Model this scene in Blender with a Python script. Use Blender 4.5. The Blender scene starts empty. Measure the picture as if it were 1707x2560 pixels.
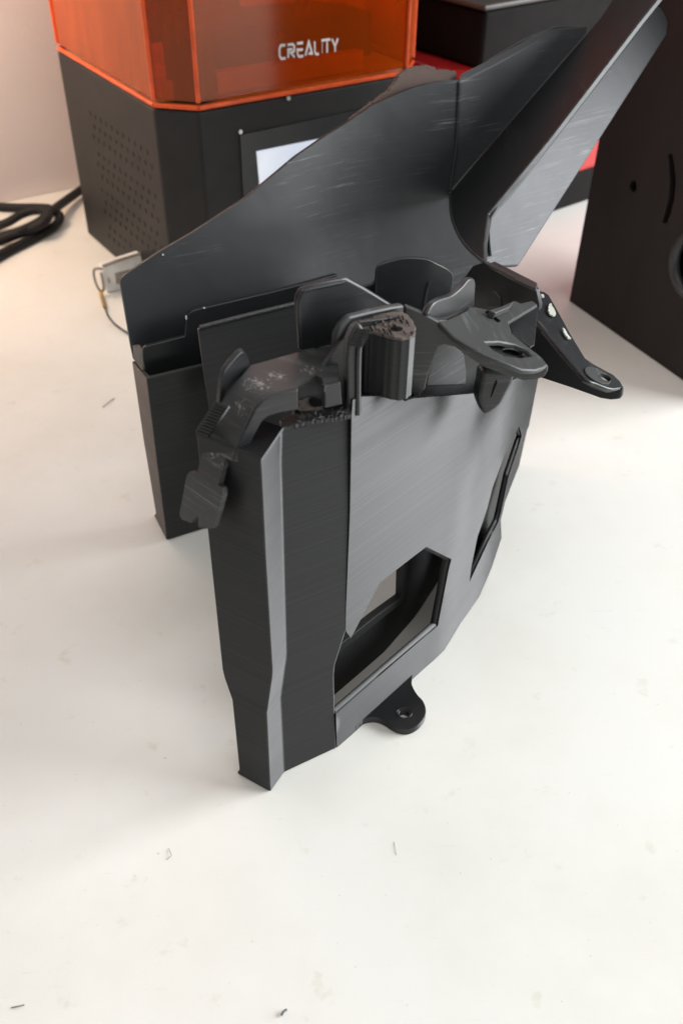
import bpy, bmesh, math, random
from mathutils import Vector, Matrix
from mathutils.geometry import delaunay_2d_cdt
random.seed(7)
R = math.radians
scene = bpy.context.scene
C = scene.collection

# ------------------------------------------------------------------ camera
CAM_H = 0.36                                   # metres above the table top
FPX, PW, PH = 2315.5, 1707.0, 2560.0           # focal length in photo pixels, photo size
PITCH, ROLL = 0.6896, 0.01546
cp, sp, cr, sr = math.cos(PITCH), math.sin(PITCH), math.cos(ROLL), math.sin(ROLL)
def _roll(v): return Vector((cr*v[0]-sr*v[1], sr*v[0]+cr*v[1], v[2]))
AX = _roll((1, 0, 0)); AY = _roll((0, -sp, cp)); AZ = _roll((0, -cp, -sp))   # world axes seen from the camera
CAM = Vector((0, 0, CAM_H))
def ray(u, v):
    d = Vector((u-PW/2, v-PH/2, FPX))
    return Vector((AX.dot(d), AY.dot(d), AZ.dot(d))).normalized()
cd = bpy.data.cameras.new('camera'); cam = bpy.data.objects.new('camera', cd); C.objects.link(cam)
M = Matrix(((AX[0], -AX[1], -AX[2]), (AY[0], -AY[1], -AY[2]), (AZ[0], -AZ[1], -AZ[2])))
cam.matrix_world = Matrix.Translation(CAM) @ M.to_4x4()
cd.sensor_fit = 'VERTICAL'; cd.sensor_height = 36; cd.sensor_width = 24; cd.lens = 36*FPX/PH
cd.clip_start = 0.01; cd.clip_end = 30
cd.dof.use_dof = True; cd.dof.focus_distance = 0.40; cd.dof.aperture_fstop = 14
scene.camera = cam

# ------------------------------------------------------------------ light of the room
w = bpy.data.worlds.new('World'); scene.world = w; w.use_nodes = True
bg = w.node_tree.nodes['Background']; bg.inputs[0].default_value = (0.95, 0.97, 1.0, 1); bg.inputs[1].default_value = 0.25
def area(name, loc, target, sx, sy, power, col):
    l = bpy.data.lights.new(name, 'AREA'); l.shape = 'RECTANGLE'; l.size = sx; l.size_y = sy; l.energy = power; l.color = col
    o = bpy.data.objects.new(name, l); C.objects.link(o); o.location = loc
    o.rotation_euler = (Vector(target)-Vector(loc)).to_track_quat('-Z', 'Y').to_euler()
    return o
area('window_light', (1.75, 0.52, 0.66), (0.0, 0.40, 0.08), 1.3, 1.0, 70, (0.95, 0.975, 1.0))
area('ceiling_bounce', (0.2, -0.3, 1.9), (0.05, 0.4, 0.0), 1.6, 1.6, 13.2, (1.0, 0.98, 0.945))
area('desk_lamp_light', (-0.44, 0.72, 0.40), (-0.40, 0.90, 0.27), 0.12, 0.12, 1.6, (1.0, 0.74, 0.52))   # shaded lamp turned to the wall
scene.view_settings.view_transform = 'Standard'; scene.view_settings.look = 'None'
scene.view_settings.exposure = -0.03; scene.view_settings.gamma = 1.0; scene.view_settings.use_curve_mapping = False
scene.render.engine = 'CYCLES'; scene.render.resolution_x = 682; scene.render.resolution_y = 1024

# ------------------------------------------------------------------ materials
MATS = {}
def nodes(name):
    m = bpy.data.materials.new(name); m.use_nodes = True; MATS[name] = m
    nt = m.node_tree; b = nt.nodes['Principled BSDF']
    return m, nt, b
def N(nt, t, **k):
    n = nt.nodes.new(t)
    for a, b in k.items():
        if a.startswith('_'): setattr(n, a[1:], b)
        else: n.inputs[a.replace('0', ' ')].default_value = b
    return n
def ramp(nt, fac, stops):
    r = nt.nodes.new('ShaderNodeValToRGB'); e = r.color_ramp.elements
    e[0].position, e[0].color = stops[0][0], (*stops[0][1], 1); e[1].position, e[1].color = stops[-1][0], (*stops[-1][1], 1)
    for p, c in stops[1:-1]:
        x = e.new(p); x.color = (*c, 1)
    nt.links.new(fac, r.inputs[0]); return r.outputs[0]
def coords(nt, scale=(1, 1, 1), rot=(0, 0, 0)):
    g = nt.nodes.new('ShaderNodeNewGeometry'); m = nt.nodes.new('ShaderNodeMapping')
    m.inputs['Scale'].default_value = scale; m.inputs['Rotation'].default_value = rot
    nt.links.new(g.outputs['Position'], m.inputs[0]); return m.outputs[0]
def noise(nt, vec, scale, detail=4, rough=0.55):
    n = nt.nodes.new('ShaderNodeTexNoise'); n.inputs['Scale'].default_value = scale
    n.inputs['Detail'].default_value = detail; n.inputs['Roughness'].default_value = rough
    nt.links.new(vec, n.inputs['Vector']); return n.outputs['Fac']
def bump(nt, b, h, strength, dist):
    n = nt.nodes.new('ShaderNodeBump'); n.inputs['Strength'].default_value = strength; n.inputs['Distance'].default_value = dist
    nt.links.new(h, n.inputs['Height']); nt.links.new(n.outputs[0], b.inputs['Normal']); return n
def plain(name, col, rough=0.5, spec=0.5, metal=0.0, grain=0.0):
    m, nt, b = nodes(name)
    b.inputs['Roughness'].default_value = rough; b.inputs['Specular IOR Level'].default_value = spec; b.inputs['Metallic'].default_value = metal
    f = noise(nt, coords(nt), 60, 5)
    lo = tuple(c*0.8 for c in col); hi = tuple(min(1, c*1.2) for c in col)
    nt.links.new(ramp(nt, f, [(0.3, lo), (0.7, hi)]), b.inputs['Base Color'])
    if grain: bump(nt, b, noise(nt, coords(nt), 1800, 3), grain, 0.0004)
    return m
def printed(name, col, rough):
    # black filament: thin horizontal layers, satin sheen smeared up and down
    m, nt, b = nodes(name)
    b.inputs['Specular IOR Level'].default_value = 0.9
    lay = noise(nt, coords(nt, (3, 3, 1500)), 1.0, 1)
    band = noise(nt, coords(nt, (7, 7, 90)), 1.0, 2)
    bump(nt, b, lay, 0.36, 0.0002)
    ls = nt.nodes.new('ShaderNodeMapRange'); ls.inputs[1].default_value = 0.3; ls.inputs[2].default_value = 0.7; ls.inputs[3].default_value = 0.80; ls.inputs[4].default_value = 1.0; b.inputs['IOR'].default_value = 1.50
    nt.links.new(lay, ls.inputs[0]); nt.links.new(ls.outputs[0], b.inputs['Specular IOR Level'])
    nt.links.new(ramp(nt, band, [(0.35, tuple(c*0.9 for c in col)), (0.65, tuple(c*1.1 for c in col))]), b.inputs['Base Color'])
    rr = nt.nodes.new('ShaderNodeMapRange'); rr.inputs[1].default_value = 0.25; rr.inputs[2].default_value = 0.75; rr.inputs[3].default_value = rough-0.035; rr.inputs[4].default_value = rough+0.04
    nt.links.new(band, rr.inputs[0]); nt.links.new(rr.outputs[0], b.inputs['Roughness'])
    b.inputs['Anisotropic'].default_value = 0.95          # the rounded layers spread light up and down
    t = nt.nodes.new('ShaderNodeCombineXYZ'); t.inputs[2].default_value = 1.0
    nt.links.new(t.outputs[0], b.inputs['Tangent'])
    return m
def moulded(name, col, rough, scratch=1.0):
    # injection moulded plastic with scuffs
    m, nt, b = nodes(name)
    b.inputs['Specular IOR Level'].default_value = 0.55
    s1 = noise(nt, coords(nt, (16, 30, 620), (0.25, 0.12, 0.5)), 1.0, 7, 0.75)
    s2 = noise(nt, coords(nt, (22, 14, 900), (-0.25, 0.50, 0.5)), 1.0, 7, 0.75)
    patch = noise(nt, coords(nt), 14, 3)
    sc = nt.nodes.new('ShaderNodeMath'); sc.operation = 'MAXIMUM'
    for i, s in enumerate((s1, s2)):
        mr = nt.nodes.new('ShaderNodeMapRange'); mr.inputs[1].default_value = 0.58; mr.inputs[2].default_value = 0.72
        nt.links.new(s, mr.inputs[0]); nt.links.new(mr.outputs[0], sc.inputs[i])
    pm = nt.nodes.new('ShaderNodeMapRange'); pm.inputs[1].default_value = 0.46; pm.inputs[2].default_value = 0.66
    nt.links.new(patch, pm.inputs[0])
    mu = nt.nodes.new('ShaderNodeMath'); mu.operation = 'MULTIPLY'; nt.links.new(sc.outputs[0], mu.inputs[0]); nt.links.new(pm.outputs[0], mu.inputs[1])
    m2 = nt.nodes.new('ShaderNodeMath'); m2.operation = 'MULTIPLY'; m2.inputs[1].default_value = scratch; nt.links.new(mu.outputs[0], m2.inputs[0])
    mx = nt.nodes.new('ShaderNodeMix'); mx.data_type = 'RGBA'; mx.inputs['A'].default_value = (*col, 1); mx.inputs['B'].default_value = (0.19, 0.195, 0.20, 1)
    nt.links.new(m2.outputs[0], mx.inputs['Factor']); nt.links.new(mx.outputs['Result'], b.inputs['Base Color'])
    rr = nt.nodes.new('ShaderNodeMapRange'); rr.inputs[3].default_value = rough-0.06; rr.inputs[4].default_value = rough+0.12
    nt.links.new(patch, rr.inputs[0]); nt.links.new(rr.outputs[0], b.inputs['Roughness'])
    fine = bump(nt, b, noise(nt, coords(nt), 2600, 2), 0.12, 0.0003)
    wav = nt.nodes.new('ShaderNodeBump'); wav.inputs['Strength'].default_value = 0.25; wav.inputs['Distance'].default_value = 0.002
    nt.links.new(noise(nt, coords(nt), 38, 2), wav.inputs['Height']); nt.links.new(wav.outputs[0], fine.inputs['Normal'])
    return m

printed('print_black', (0.010, 0.0106, 0.0112), 0.59)
printed('print_gloss', (0.010, 0.0106, 0.0112), 0.46)
plain('print_shaded', (0.009, 0.009, 0.0095), 0.55, 0.35, grain=0.4)  # same filament, made dull and dark for the shade inside the shell
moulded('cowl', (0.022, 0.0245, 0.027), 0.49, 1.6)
moulded('cowl_lit', (0.042, 0.044, 0.048), 0.50, 1.3)  # lighter copy of the cowl plastic: light on flange, rim and panel as colour
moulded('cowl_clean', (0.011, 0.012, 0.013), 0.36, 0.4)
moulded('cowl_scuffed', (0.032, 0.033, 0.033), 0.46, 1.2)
def worn(name, base, spots):
    # chalky rubbed marks of dried paint round the places that were knocked
    m = MATS[base].copy(); m.name = name; MATS[name] = m; nt = m.node_tree; b = nt.nodes['Principled BSDF']
    g = nt.nodes.new('ShaderNodeNewGeometry'); last = None
    for p, r in spots:
        d = nt.nodes.new('ShaderNodeVectorMath'); d.operation = 'DISTANCE'; d.inputs[1].default_value = tuple(p); nt.links.new(g.outputs['Position'], d.inputs[0])
        mr = nt.nodes.new('ShaderNodeMapRange'); mr.inputs[1].default_value = 0.0; mr.inputs[2].default_value = r*1.6; mr.inputs[3].default_value = 0.22; mr.inputs[4].default_value = 0
        nt.links.new(d.outputs['Value'], mr.inputs[0])
        if last is None: last = mr.outputs[0]
        else:
            mm = nt.nodes.new('ShaderNodeMath'); mm.operation = 'MAXIMUM'; nt.links.new(last, mm.inputs[0]); nt.links.new(mr.outputs[0], mm.inputs[1]); last = mm.outputs[0]
    n = noise(nt, coords(nt, (1, 1, 1), (0.4, 0.3, 0.8)), 750, 5, 0.7)
    ad = nt.nodes.new('ShaderNodeMath'); ad.operation = 'ADD'; nt.links.new(n, ad.inputs[0]); nt.links.new(last, ad.inputs[1])
    mk = nt.nodes.new('ShaderNodeMapRange'); mk.inputs[1].default_value = 0.66; mk.inputs[2].default_value = 0.80; nt.links.new(ad.outputs[0], mk.inputs[0])
    old = b.inputs['Base Color'].links[0].from_socket
    mx = nt.nodes.new('ShaderNodeMix'); mx.data_type = 'RGBA'; nt.links.new(mk.outputs[0], mx.inputs['Factor']); nt.links.new(old, mx.inputs['A']); mx.inputs['B'].default_value = (0.30, 0.29, 0.27, 1)
    nt.links.new(mx.outputs['Result'], b.inputs['Base Color'])
plain('print_top_lamplit', (0.13, 0.105, 0.092), 0.7, 0.3, grain=0.5)  # brown tint is warm lamplight on the print tops, put into the colour
plain('rough_string', (0.018, 0.0175, 0.0175), 0.45, 0.6, grain=0.8)
plain('hole_shade', (0.006, 0.006, 0.006), 0.8, 0.1)  # near-black for flat discs and slits: shade of openings as colour
plain('dried_paint', (0.42, 0.43, 0.38), 0.5, 0.4, grain=0.4)

# ------------------------------------------------------------------ geometry helpers
def link(name, me, mat, parent=None, smooth=None):
    me.materials.clear(); me.materials.append(MATS[mat])
    if smooth:
        for p in me.polygons: p.use_smooth = True
        me.set_sharp_from_angle(angle=R(smooth))
    o = bpy.data.objects.new(name, me); C.objects.link(o)
    if parent:
        o.parent = parent
        p, t = parent, Vector((0, 0, 0))
        while p: t = t+p.location; p = p.parent
        o.location = -t
    return o
def thing(name, label, cat, loc, group=None):
    o = bpy.data.objects.new(name, None); C.objects.link(o); o.location = loc; o.empty_display_size = 0.02
    o['label'] = label; o['category'] = cat
    if group: o['group'] = group
    return o
def tag(o, label, cat, group=None):
    o['label'] = label; o['category'] = cat
    if group: o['group'] = group
    return o
def bevel(o, wdt, seg=2, ang=35):
    b = o.modifiers.new('edge', 'BEVEL'); b.width = wdt; b.segments = seg; b.limit_method = 'ANGLE'; b.angle_limit = R(ang); b.harden_normals = True
    for p in o.data.polygons: p.use_smooth = True
    o.data.set_sharp_from_angle(angle=R(ang))
    return o
class Plane:
    def __init__(s, p, n): s.p = Vector(p); s.n = Vector(n).normalized()
    def __call__(s, u, v):
        d = ray(u, v); t = (s.p-CAM).dot(s.n)/d.dot(s.n); return CAM+d*t
    flat = True
def vplane(p, q):                                # upright plane over two ground points
    p, q = Vector(p), Vector(q); e = q-p; return Plane((p[0], p[1], 0), (e[1], -e[0], 0))
def vdir(p, deg): return Plane((p[0], p[1], 0), (math.sin(R(deg)), -math.cos(R(deg)), 0))
def p3(a, b, c):
    a, b, c = Vector(a), Vector(b), Vector(c); return Plane(a, (b-a).cross(c-a))
def zpl(z): return Plane((0, 0, z), (0, 0, 1))
def at(u, v, z): return zpl(z)(u, v)
def aty(u, v, y): return Plane((0, y, 0), (0, 1, 0))(u, v)
def shift(pl, d): 
    n = pl.n if pl.n.dot(CAM-pl.p) > 0 else -pl.n
    return Plane(pl.p+n*d, pl.n)                 # positive = towards the camera side
def smoothline(pts, k=8):
    out = []
    for i in range(len(pts)-1):
        p0 = pts[max(i-1, 0)]; p1 = pts[i]; p2 = pts[i+1]; p3_ = pts[min(i+2, len(pts)-1)]
        for j in range(k):
            t = j/k
            out.append(tuple(0.5*((2*p1[a])+(-p0[a]+p2[a])*t+(2*p0[a]-5*p1[a]+4*p2[a]-p3_[a])*t*t+(-p0[a]+3*p1[a]-3*p2[a]+p3_[a])*t**3) for a in range(len(p1))))
    out.append(tuple(pts[-1])); return out
class Cyl:
    """a curve in the plane (a, b) pushed along e"""
    def __init__(s, o, a, b, e, pts, k=8, ext=0.3):
        s.o = Vector(o); s.m = Matrix((Vector(a), Vector(b), Vector(e))).transposed().inverted()
        s.mi = s.m.inverted()
        q = smoothline(pts, k) if k > 1 else list(pts)
        q = [Vector(x) for x in q]
        q = [q[0]+(q[0]-q[1]).normalized()*ext]+q+[q[-1]+(q[-1]-q[-2]).normalized()*ext]
        s.q = q
    flat = False
    def __call__(s, u, v):
        O = s.m @ (CAM-s.o); D = s.m @ ray(u, v); best = None
        for i in range(len(s.q)-1):
            a, b = s.q[i], s.q[i+1]; e = b-a
            den = D[0]*e[1]-D[1]*e[0]
            if abs(den) < 1e-12: continue
            t = ((a[0]-O[0])*e[1]-(a[1]-O[1])*e[0])/den
            w_ = ((a[0]-O[0])*D[1]-(a[1]-O[1])*D[0])/den
            if t > 0 and -1e-6 <= w_ <= 1+1e-6 and (best is None or t < best): best = t
        if best is None:
            qq = min(s.q, key=lambda c: abs((c[0]-O[0])*D[1]-(c[1]-O[1])*D[0]))
            best = ((qq[0]-O[0])*D[0]+(qq[1]-O[1])*D[1])/(D[0]**2+D[1]**2)
        return CAM+ray(u, v)*best
def inside(x, y, poly):
    c = False; j = len(poly)-1
    for i in range(len(poly)):
        a, b = poly[i], poly[j]
        if (a[1] > y) != (b[1] > y) and x < (b[0]-a[0])*(y-a[1])/(b[1]-a[1])+a[0]: c = not c
        j = i
    return c
def resample(poly, step):
    out = []
    for i in range(len(poly)):
        a, b = poly[i], poly[(i+1) % len(poly)]; n = max(1, int(math.hypot(b[0]-a[0], b[1]-a[1])/step))
        out += [(a[0]+(b[0]-a[0])*j/n, a[1]+(b[1]-a[1])*j/n) for j in range(n)]
    return out
def skin(name, outer, surf, t, mat, parent, holes=(), step=None, bev=0.0006, off=None, jag=0, smooth=30, seg=2):
    """a sheet of thickness t whose outline is given in photo pixels on a real surface in the room"""
    loops = [list(outer)]+[list(h) for h in holes]
    if step: loops = [resample(l, step) for l in loops]
    if jag: loops[0] = [(x+random.uniform(-jag, jag), y+random.uniform(-jag, jag)) for x, y in resample(loops[0], jag*2.2)]
    verts, edges = [], []
    for l in loops:
        b = len(verts); verts += [Vector(p) for p in l]; edges += [(b+i, b+(i+1) % len(l)) for i in range(len(l))]
    if step:
        xs = [p[0] for p in loops[0]]; ys = [p[1] for p in loops[0]]
        y = min(ys)+step*0.5
        while y < max(ys):
            x = min(xs)+step*0.5
            while x < max(xs):
                if inside(x, y, loops[0]) and not any(inside(x, y, h) for h in loops[1:]):
                    if min((v[0]-x)**2+(v[1]-y)**2 for v in verts) > (step*0.45)**2: verts.append(Vector((x, y)))
                x += step
            y += step
    vs, es, fs, *_ = delaunay_2d_cdt(verts, edges, [], 0, 1e-5)
    tris = []
    for f in fs:
        cx = sum(vs[i][0] for i in f)/len(f); cy = sum(vs[i][1] for i in f)/len(f)
        if inside(cx, cy, loops[0]) and not any(inside(cx, cy, h) for h in loops[1:]): tris.append(list(f))
    P = [surf(v[0], v[1]) for v in vs]
    used = sorted({i for f in tris for i in f}); mp = {i: k for k, i in enumerate(used)}
    P = [P[i] for i in used]; tris = [[mp[i] for i in f] for f in tris]
    nor = [Vector((0, 0, 0)) for _ in P]
    for f in tris:
        n = (P[f[1]]-P[f[0]]).cross(P[f[2]]-P[f[0]])
        c = (P[f[0]]+P[f[1]]+P[f[2]])/3
        if n.dot(CAM-c) < 0: f.reverse(); n = -n
        for i in f: nor[i] += n
    n0 = len(P)
    Q = [p+(Vector(off) if off is not None else -(nor[i].normalized() if nor[i].length else Vector((0, 1, 0)))*t) for i, p in enumerate(P)]
    faces = [tuple(f) for f in tris]+[tuple(i+n0 for i in reversed(f)) for f in tris]
    cnt = {}
    for f in tris:
        for a, b in zip(f, f[1:]+f[:1]): cnt[(a, b)] = 1
    for (a, b) in list(cnt):
        if (b, a) not in cnt: faces.append((b, a, a+n0, b+n0))
    me = bpy.data.meshes.new(name); me.from_pydata([tuple(p) for p in P+Q], [], faces); me.validate(); me.update()
    if getattr(surf, 'flat', False):             # melt the flat triangles so that bevels run clean
        bm = bmesh.new(); bm.from_mesh(me)
        bmesh.ops.dissolve_limit(bm, angle_limit=R(1), verts=bm.verts, edges=bm.edges)
        bm.to_mesh(me); bm.free()
    o = link(name, me, mat, parent, smooth)
    if bev: bevel(o, bev, seg)
    return o
def prism(name, poly, z0, z1, mat, parent, bev=0.0008, seg=2, top=None):
    n = len(poly); a = sum(poly[i][0]*poly[(i+1) % n][1]-poly[(i+1) % n][0]*poly[i][1] for i in range(n))
    if a < 0: poly = list(reversed(poly)); top = list(reversed(top)) if top else None
    top = top or poly
    vs = [(p[0], p[1], z0) for p in poly]+[(p[0], p[1], z1) for p in top]
    fs = [tuple(reversed(range(n))), tuple(range(n, 2*n))]+[(i, (i+1) % n, n+(i+1) % n, n+i) for i in range(n)]
    me = bpy.data.meshes.new(name); me.from_pydata(vs, [], fs); me.update()
    o = link(name, me, mat, parent, 35)
    if bev: bevel(o, bev, seg)
    return o
def tube(name, pts, r, mat, parent=None, k=6, sides=10, rad=None):
    pts = [Vector(p) for p in (smoothline(pts, k) if k > 1 else pts)]
    vs, fs = [], []; prev = Vector((0, 0, 1))
    for i, p in enumerate(pts):
        t = (pts[min(i+1, len(pts)-1)]-pts[max(i-1, 0)]).normalized()
        if abs(t.dot(prev)) > 0.95: prev = Vector((1, 0, 0)) if abs(t[0]) < 0.9 else Vector((0, 1, 0))
        a = (prev-t*prev.dot(t)).normalized(); b = t.cross(a); prev = a
        rr = rad[min(len(rad)-1, int(i*len(rad)/len(pts)))] if rad else r
        vs += [tuple(p+(a*math.cos(2*math.pi*j/sides)+b*math.sin(2*math.pi*j/sides))*rr) for j in range(sides)]
    for i in range(len(pts)-1):
        for j in range(sides):
            j2 = (j+1) % sides; fs.append((i*sides+j, i*sides+j2, (i+1)*sides+j2, (i+1)*sides+j))
    fs += [tuple(reversed(range(sides))), tuple(range((len(pts)-1)*sides, len(pts)*sides))]
    me = bpy.data.meshes.new(name); me.from_pydata(vs, [], fs); me.update()
    return link(name, me, mat, parent, 50)
def ellipse(cx, cy, rx, ry, n=20, rot=0):
    return [(cx+rx*math.cos(2*math.pi*i/n)*math.cos(rot)-ry*math.sin(2*math.pi*i/n)*math.sin(rot),
             cy+rx*math.cos(2*math.pi*i/n)*math.sin(rot)+ry*math.sin(2*math.pi*i/n)*math.cos(rot)) for i in range(n)]
def ring_tube(name, px, surf, r, mat, parent, lift=0.0, k=5):
    return tube(name, [surf(u, v)+Vector((0, 0, lift)) for u, v in px], r, mat, parent, k)

# ================================================================== the setting
def table_mat():
    m, nt, b = nodes('table_white')
    b.inputs['Roughness'].default_value = 0.42; b.inputs['Specular IOR Level'].default_value = 0.35
    f = noise(nt, coords(nt), 9, 5, 0.6); g = noise(nt, coords(nt), 55, 6, 0.65)
    c1 = ramp(nt, f, [(0.30, (0.77, 0.755, 0.69)), (0.55, (0.83, 0.82, 0.768)), (0.75, (0.82, 0.815, 0.777))])
    c2 = ramp(nt, g, [(0.24, (0.86, 0.83, 0.75)), (0.38, (1, 1, 1))])
    mx = nt.nodes.new('ShaderNodeMix'); mx.data_type = 'RGBA'; mx.blend_type = 'MULTIPLY'; mx.inputs['Factor'].default_value = 1
    nt.links.new(c1, mx.inputs['A']); nt.links.new(c2, mx.inputs['B']); nt.links.new(mx.outputs['Result'], b.inputs['Base Color'])
    bump(nt, b, noise(nt, coords(nt), 700, 3), 0.05, 0.0005)
    sp = ramp(nt, noise(nt, coords(nt), 420, 2, 0.6), [(0.22, (0.62, 0.60, 0.57)), (0.27, (1, 1, 1))])
    st = ramp(nt, noise(nt, coords(nt, (60, 420, 1), (0, 0, 0.7)), 1.0, 4, 0.6), [(0.24, (0.90, 0.89, 0.87)), (0.34, (1, 1, 1))])
    last = mx.outputs['Result']
    for k in (sp, st):
        m3 = nt.nodes.new('ShaderNodeMix'); m3.data_type = 'RGBA'; m3.blend_type = 'MULTIPLY'; m3.inputs['Factor'].default_value = 0.8
        nt.links.new(last, m3.inputs['A']); nt.links.new(k, m3.inputs['B']); last = m3.outputs['Result']
    nt.links.new(last, b.inputs['Base Color'])
    return m
table_mat()
def wall_mat():
    m, nt, b = nodes('wall_paint')
    b.inputs['Roughness'].default_value = 0.8; b.inputs['Specular IOR Level'].default_value = 0.2
    f = noise(nt, coords(nt), 5, 4)
    nt.links.new(ramp(nt, f, [(0.3, (0.79, 0.70, 0.69)), (0.7, (0.83, 0.75, 0.735))]), b.inputs['Base Color'])
    bump(nt, b, noise(nt, coords(nt), 300, 4), 0.15, 0.001)
wall_mat()
YAW = 0.598
dB = Vector((math.cos(YAW), math.sin(YAW), 0)); dA = Vector((-math.sin(YAW), math.cos(YAW), 0))
t = prism('table', [(-1.3, -0.5), (1.3, -0.5), (1.3, 2.2), (-1.3, 2.2)], -0.03, 0.0, 'table_white', None, bev=0); t['kind'] = 'structure'
w0 = at(0, 512, 0)+dA*0.004; wa = w0-dB*1.3; wb = w0+dB*1.6
t = prism('wall', [tuple(wa[:2]), tuple(wb[:2]), tuple((wb+dA*0.08)[:2]), tuple((wa+dA*0.08)[:2])], 0.0005, 1.6, 'wall_paint', None, bev=0); t['kind'] = 'structure'

# ================================================================== resin printer with the orange hood
plain('printer_black', (0.017, 0.0165, 0.0165), 0.55, 0.4, grain=0.3)
plain('printer_inner', (0.012, 0.010, 0.009), 0.5, 0.4)
plain('letter_white', (0.82, 0.82, 0.80), 0.5, 0.4)
plain('steel', (0.55, 0.52, 0.48), 0.3, 0.5, 1.0)
def hood_mat(name, tint, dens):
    m, nt, b = nodes(name); out = nt.nodes['Material Output']
    nt.nodes.remove(b)
    tr = nt.nodes.new('ShaderNodeBsdfTransparent'); tr.inputs[0].default_value = (*tint, 1)
    tl = nt.nodes.new('ShaderNodeBsdfTranslucent'); tl.inputs[0].default_value = (1.0, 0.26, 0.02, 1)
    df = nt.nodes.new('ShaderNodeBsdfDiffuse'); df.inputs[0].default_value = (1.0, 0.19, 0.012, 1)
    gl = nt.nodes.new('ShaderNodeBsdfGlossy'); gl.inputs['Roughness'].default_value = 0.12
    sm = nt.nodes.new('ShaderNodeMapRange'); sm.inputs[3].default_value = dens*0.6; sm.inputs[4].default_value = dens*1.4
    nt.links.new(noise(nt, coords(nt, (40, 40, 12)), 1.0, 5, 0.65), sm.inputs[0])
    a = nt.nodes.new('ShaderNodeMixShader'); a.inputs[0].default_value = 0.5; nt.links.new(tl.outputs[0], a.inputs[1]); nt.links.new(df.outputs[0], a.inputs[2])
    c = nt.nodes.new('ShaderNodeMixShader'); nt.links.new(sm.outputs[0], c.inputs[0]); nt.links.new(tr.outputs[0], c.inputs[1]); nt.links.new(a.outputs[0], c.inputs[2])
    fr = nt.nodes.new('ShaderNodeFresnel'); fr.inputs[0].default_value = 1.45
    d = nt.nodes.new('ShaderNodeMixShader'); nt.links.new(fr.outputs[0], d.inputs[0]); nt.links.new(c.outputs[0], d.inputs[1]); nt.links.new(gl.outputs[0], d.inputs[2])
    nt.links.new(d.outputs[0], out.inputs[0])
hood_mat('hood_orange', (1.0, 0.58, 0.06), 0.30)
hood_mat('hood_side_lit', (1.0, 0.48, 0.05), 0.66)  # same hood, denser copy so the lamplit side comes out brighter
plain('deck_pale', (0.92, 0.84, 0.66), 0.45, 0.5)
plain('hood_edge', (0.80, 0.105, 0.02), 0.3, 0.5)  # saturated strip colour stands in for the glow of the acrylic edges
plain('amber_lit', (0.95, 0.46, 0.05), 0.4, 0.5)  # bright amber puts the lit reflections under the hood into colour
ZB = 0.160
q0 = at(143, 127, ZB); q1 = at(384, 272, ZB); q2 = at(497, 280, ZB); q3 = at(1012, 186, ZB)
# the plan, squared up: left side, corner cut, front
L0 = q0; L1 = q0-dA*(q0-q1).dot(dA); cut = (q2-q1).dot(dB); L2 = L1+dB*cut-dA*(q1-q2).dot(dA)
wid = (q3-L2).dot(dB); L3 = L2+dB*wid; L4 = L3+dB*cut+dA*(q1-q2).dot(dA); L5 = L4+dA*(L0-L1).dot(dA)
plan = [tuple(p[:2]) for p in (L0, L1, L2, L3, L4, L5)]
ctr = sum((Vector(p) for p in plan), Vector((0, 0)))/6
def inset(k): return [tuple(ctr+(Vector(p)-ctr)*k) for p in plan]
rp = thing('resin_printer', 'black resin printer under a clear orange hood, left of the red-banded machine', 'printer', (ctr[0], ctr[1], 0))
prism('base', plan, 0.0, ZB, 'printer_black', rp, bev=0.002)
prism('deck_reflector', inset(0.95), ZB+0.0002, ZB+0.0008, 'deck_pale', rp, bev=0)  # pale plate added over the black deck to brighten the hood inside
hood = []
hp = inset(0.99)
for i in range(6):
    a, b = Vector((*hp[i], 0)), Vector((*hp[(i+1) % 6], 0)); n = (b-a).cross(Vector((0, 0, 1))).normalized()
    vs = [a+Vector((0, 0, ZB+0.0062)), b+Vector((0, 0, ZB+0.0062)), b+Vector((0, 0, 0.42)), a+Vector((0, 0, 0.42))]
    me = bpy.data.meshes.new('hood_pane')
    vs2 = vs+[v-n*0.003 for v in vs]
    me.from_pydata([tuple(v) for v in vs2], [], [(0, 1, 2, 3), (7, 6, 5, 4), (0, 4, 5, 1), (1, 5, 6, 2), (2, 6, 7, 3), (3, 7, 4, 0)]); me.update()
    hood.append(link('hood_pane', me, 'hood_side_lit' if i in (0, 3, 4, 5) else 'hood_orange', rp))
    tube('hood_lip', [Vector((*hp[i], ZB+0.0022)), Vector((*hp[(i+1) % 6], ZB+0.0022))], 0.0018, 'hood_edge', rp, k=1, sides=8)
    tube('hood_edge', [Vector((*hp[i], ZB+0.006)), Vector((*hp[i], 0.42))], 0.0016, 'hood_edge', rp, k=1, sides=8)
prism('hood_top', hp, 0.42, 0.424, 'hood_orange', rp, bev=0)
# what stands inside the hood: resin vat and the build platform that carries the lettering
u0, v0 = dB, dA
def pp(a, b): return tuple((L2+u0*a+v0*b)[:2])          # a along the front, b into the machine
prism('resin_vat', [pp(0.01, 0.05), pp(0.165, 0.05), pp(0.165, 0.15), pp(0.01, 0.15)], ZB+0.001, ZB+0.012, 'amber_lit', rp, bev=0.002)
prism('vat_wall', [pp(-0.015, 0.026), pp(0.16, 0.026), pp(0.16, 0.036), pp(-0.015, 0.036)], ZB+0.002, ZB+0.016, 'amber_lit', rp, bev=0.001)
fpl = vplane(pp(0, 0.042), pp(0.1, 0.042))
plat = skin('build_platform', [(500, 72), (930, 30), (928, 138), (735, 182), (640, 200), (500, 222)], fpl, 0.06, 'printer_inner', rp, off=tuple(dA*0.06), bev=0.001)
cn = [ctr+(Vector(plan[i])-ctr)*k for i, k in ((1, 0.88), (2, 0.88), (2, 0.66), (1, 0.66))]
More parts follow.
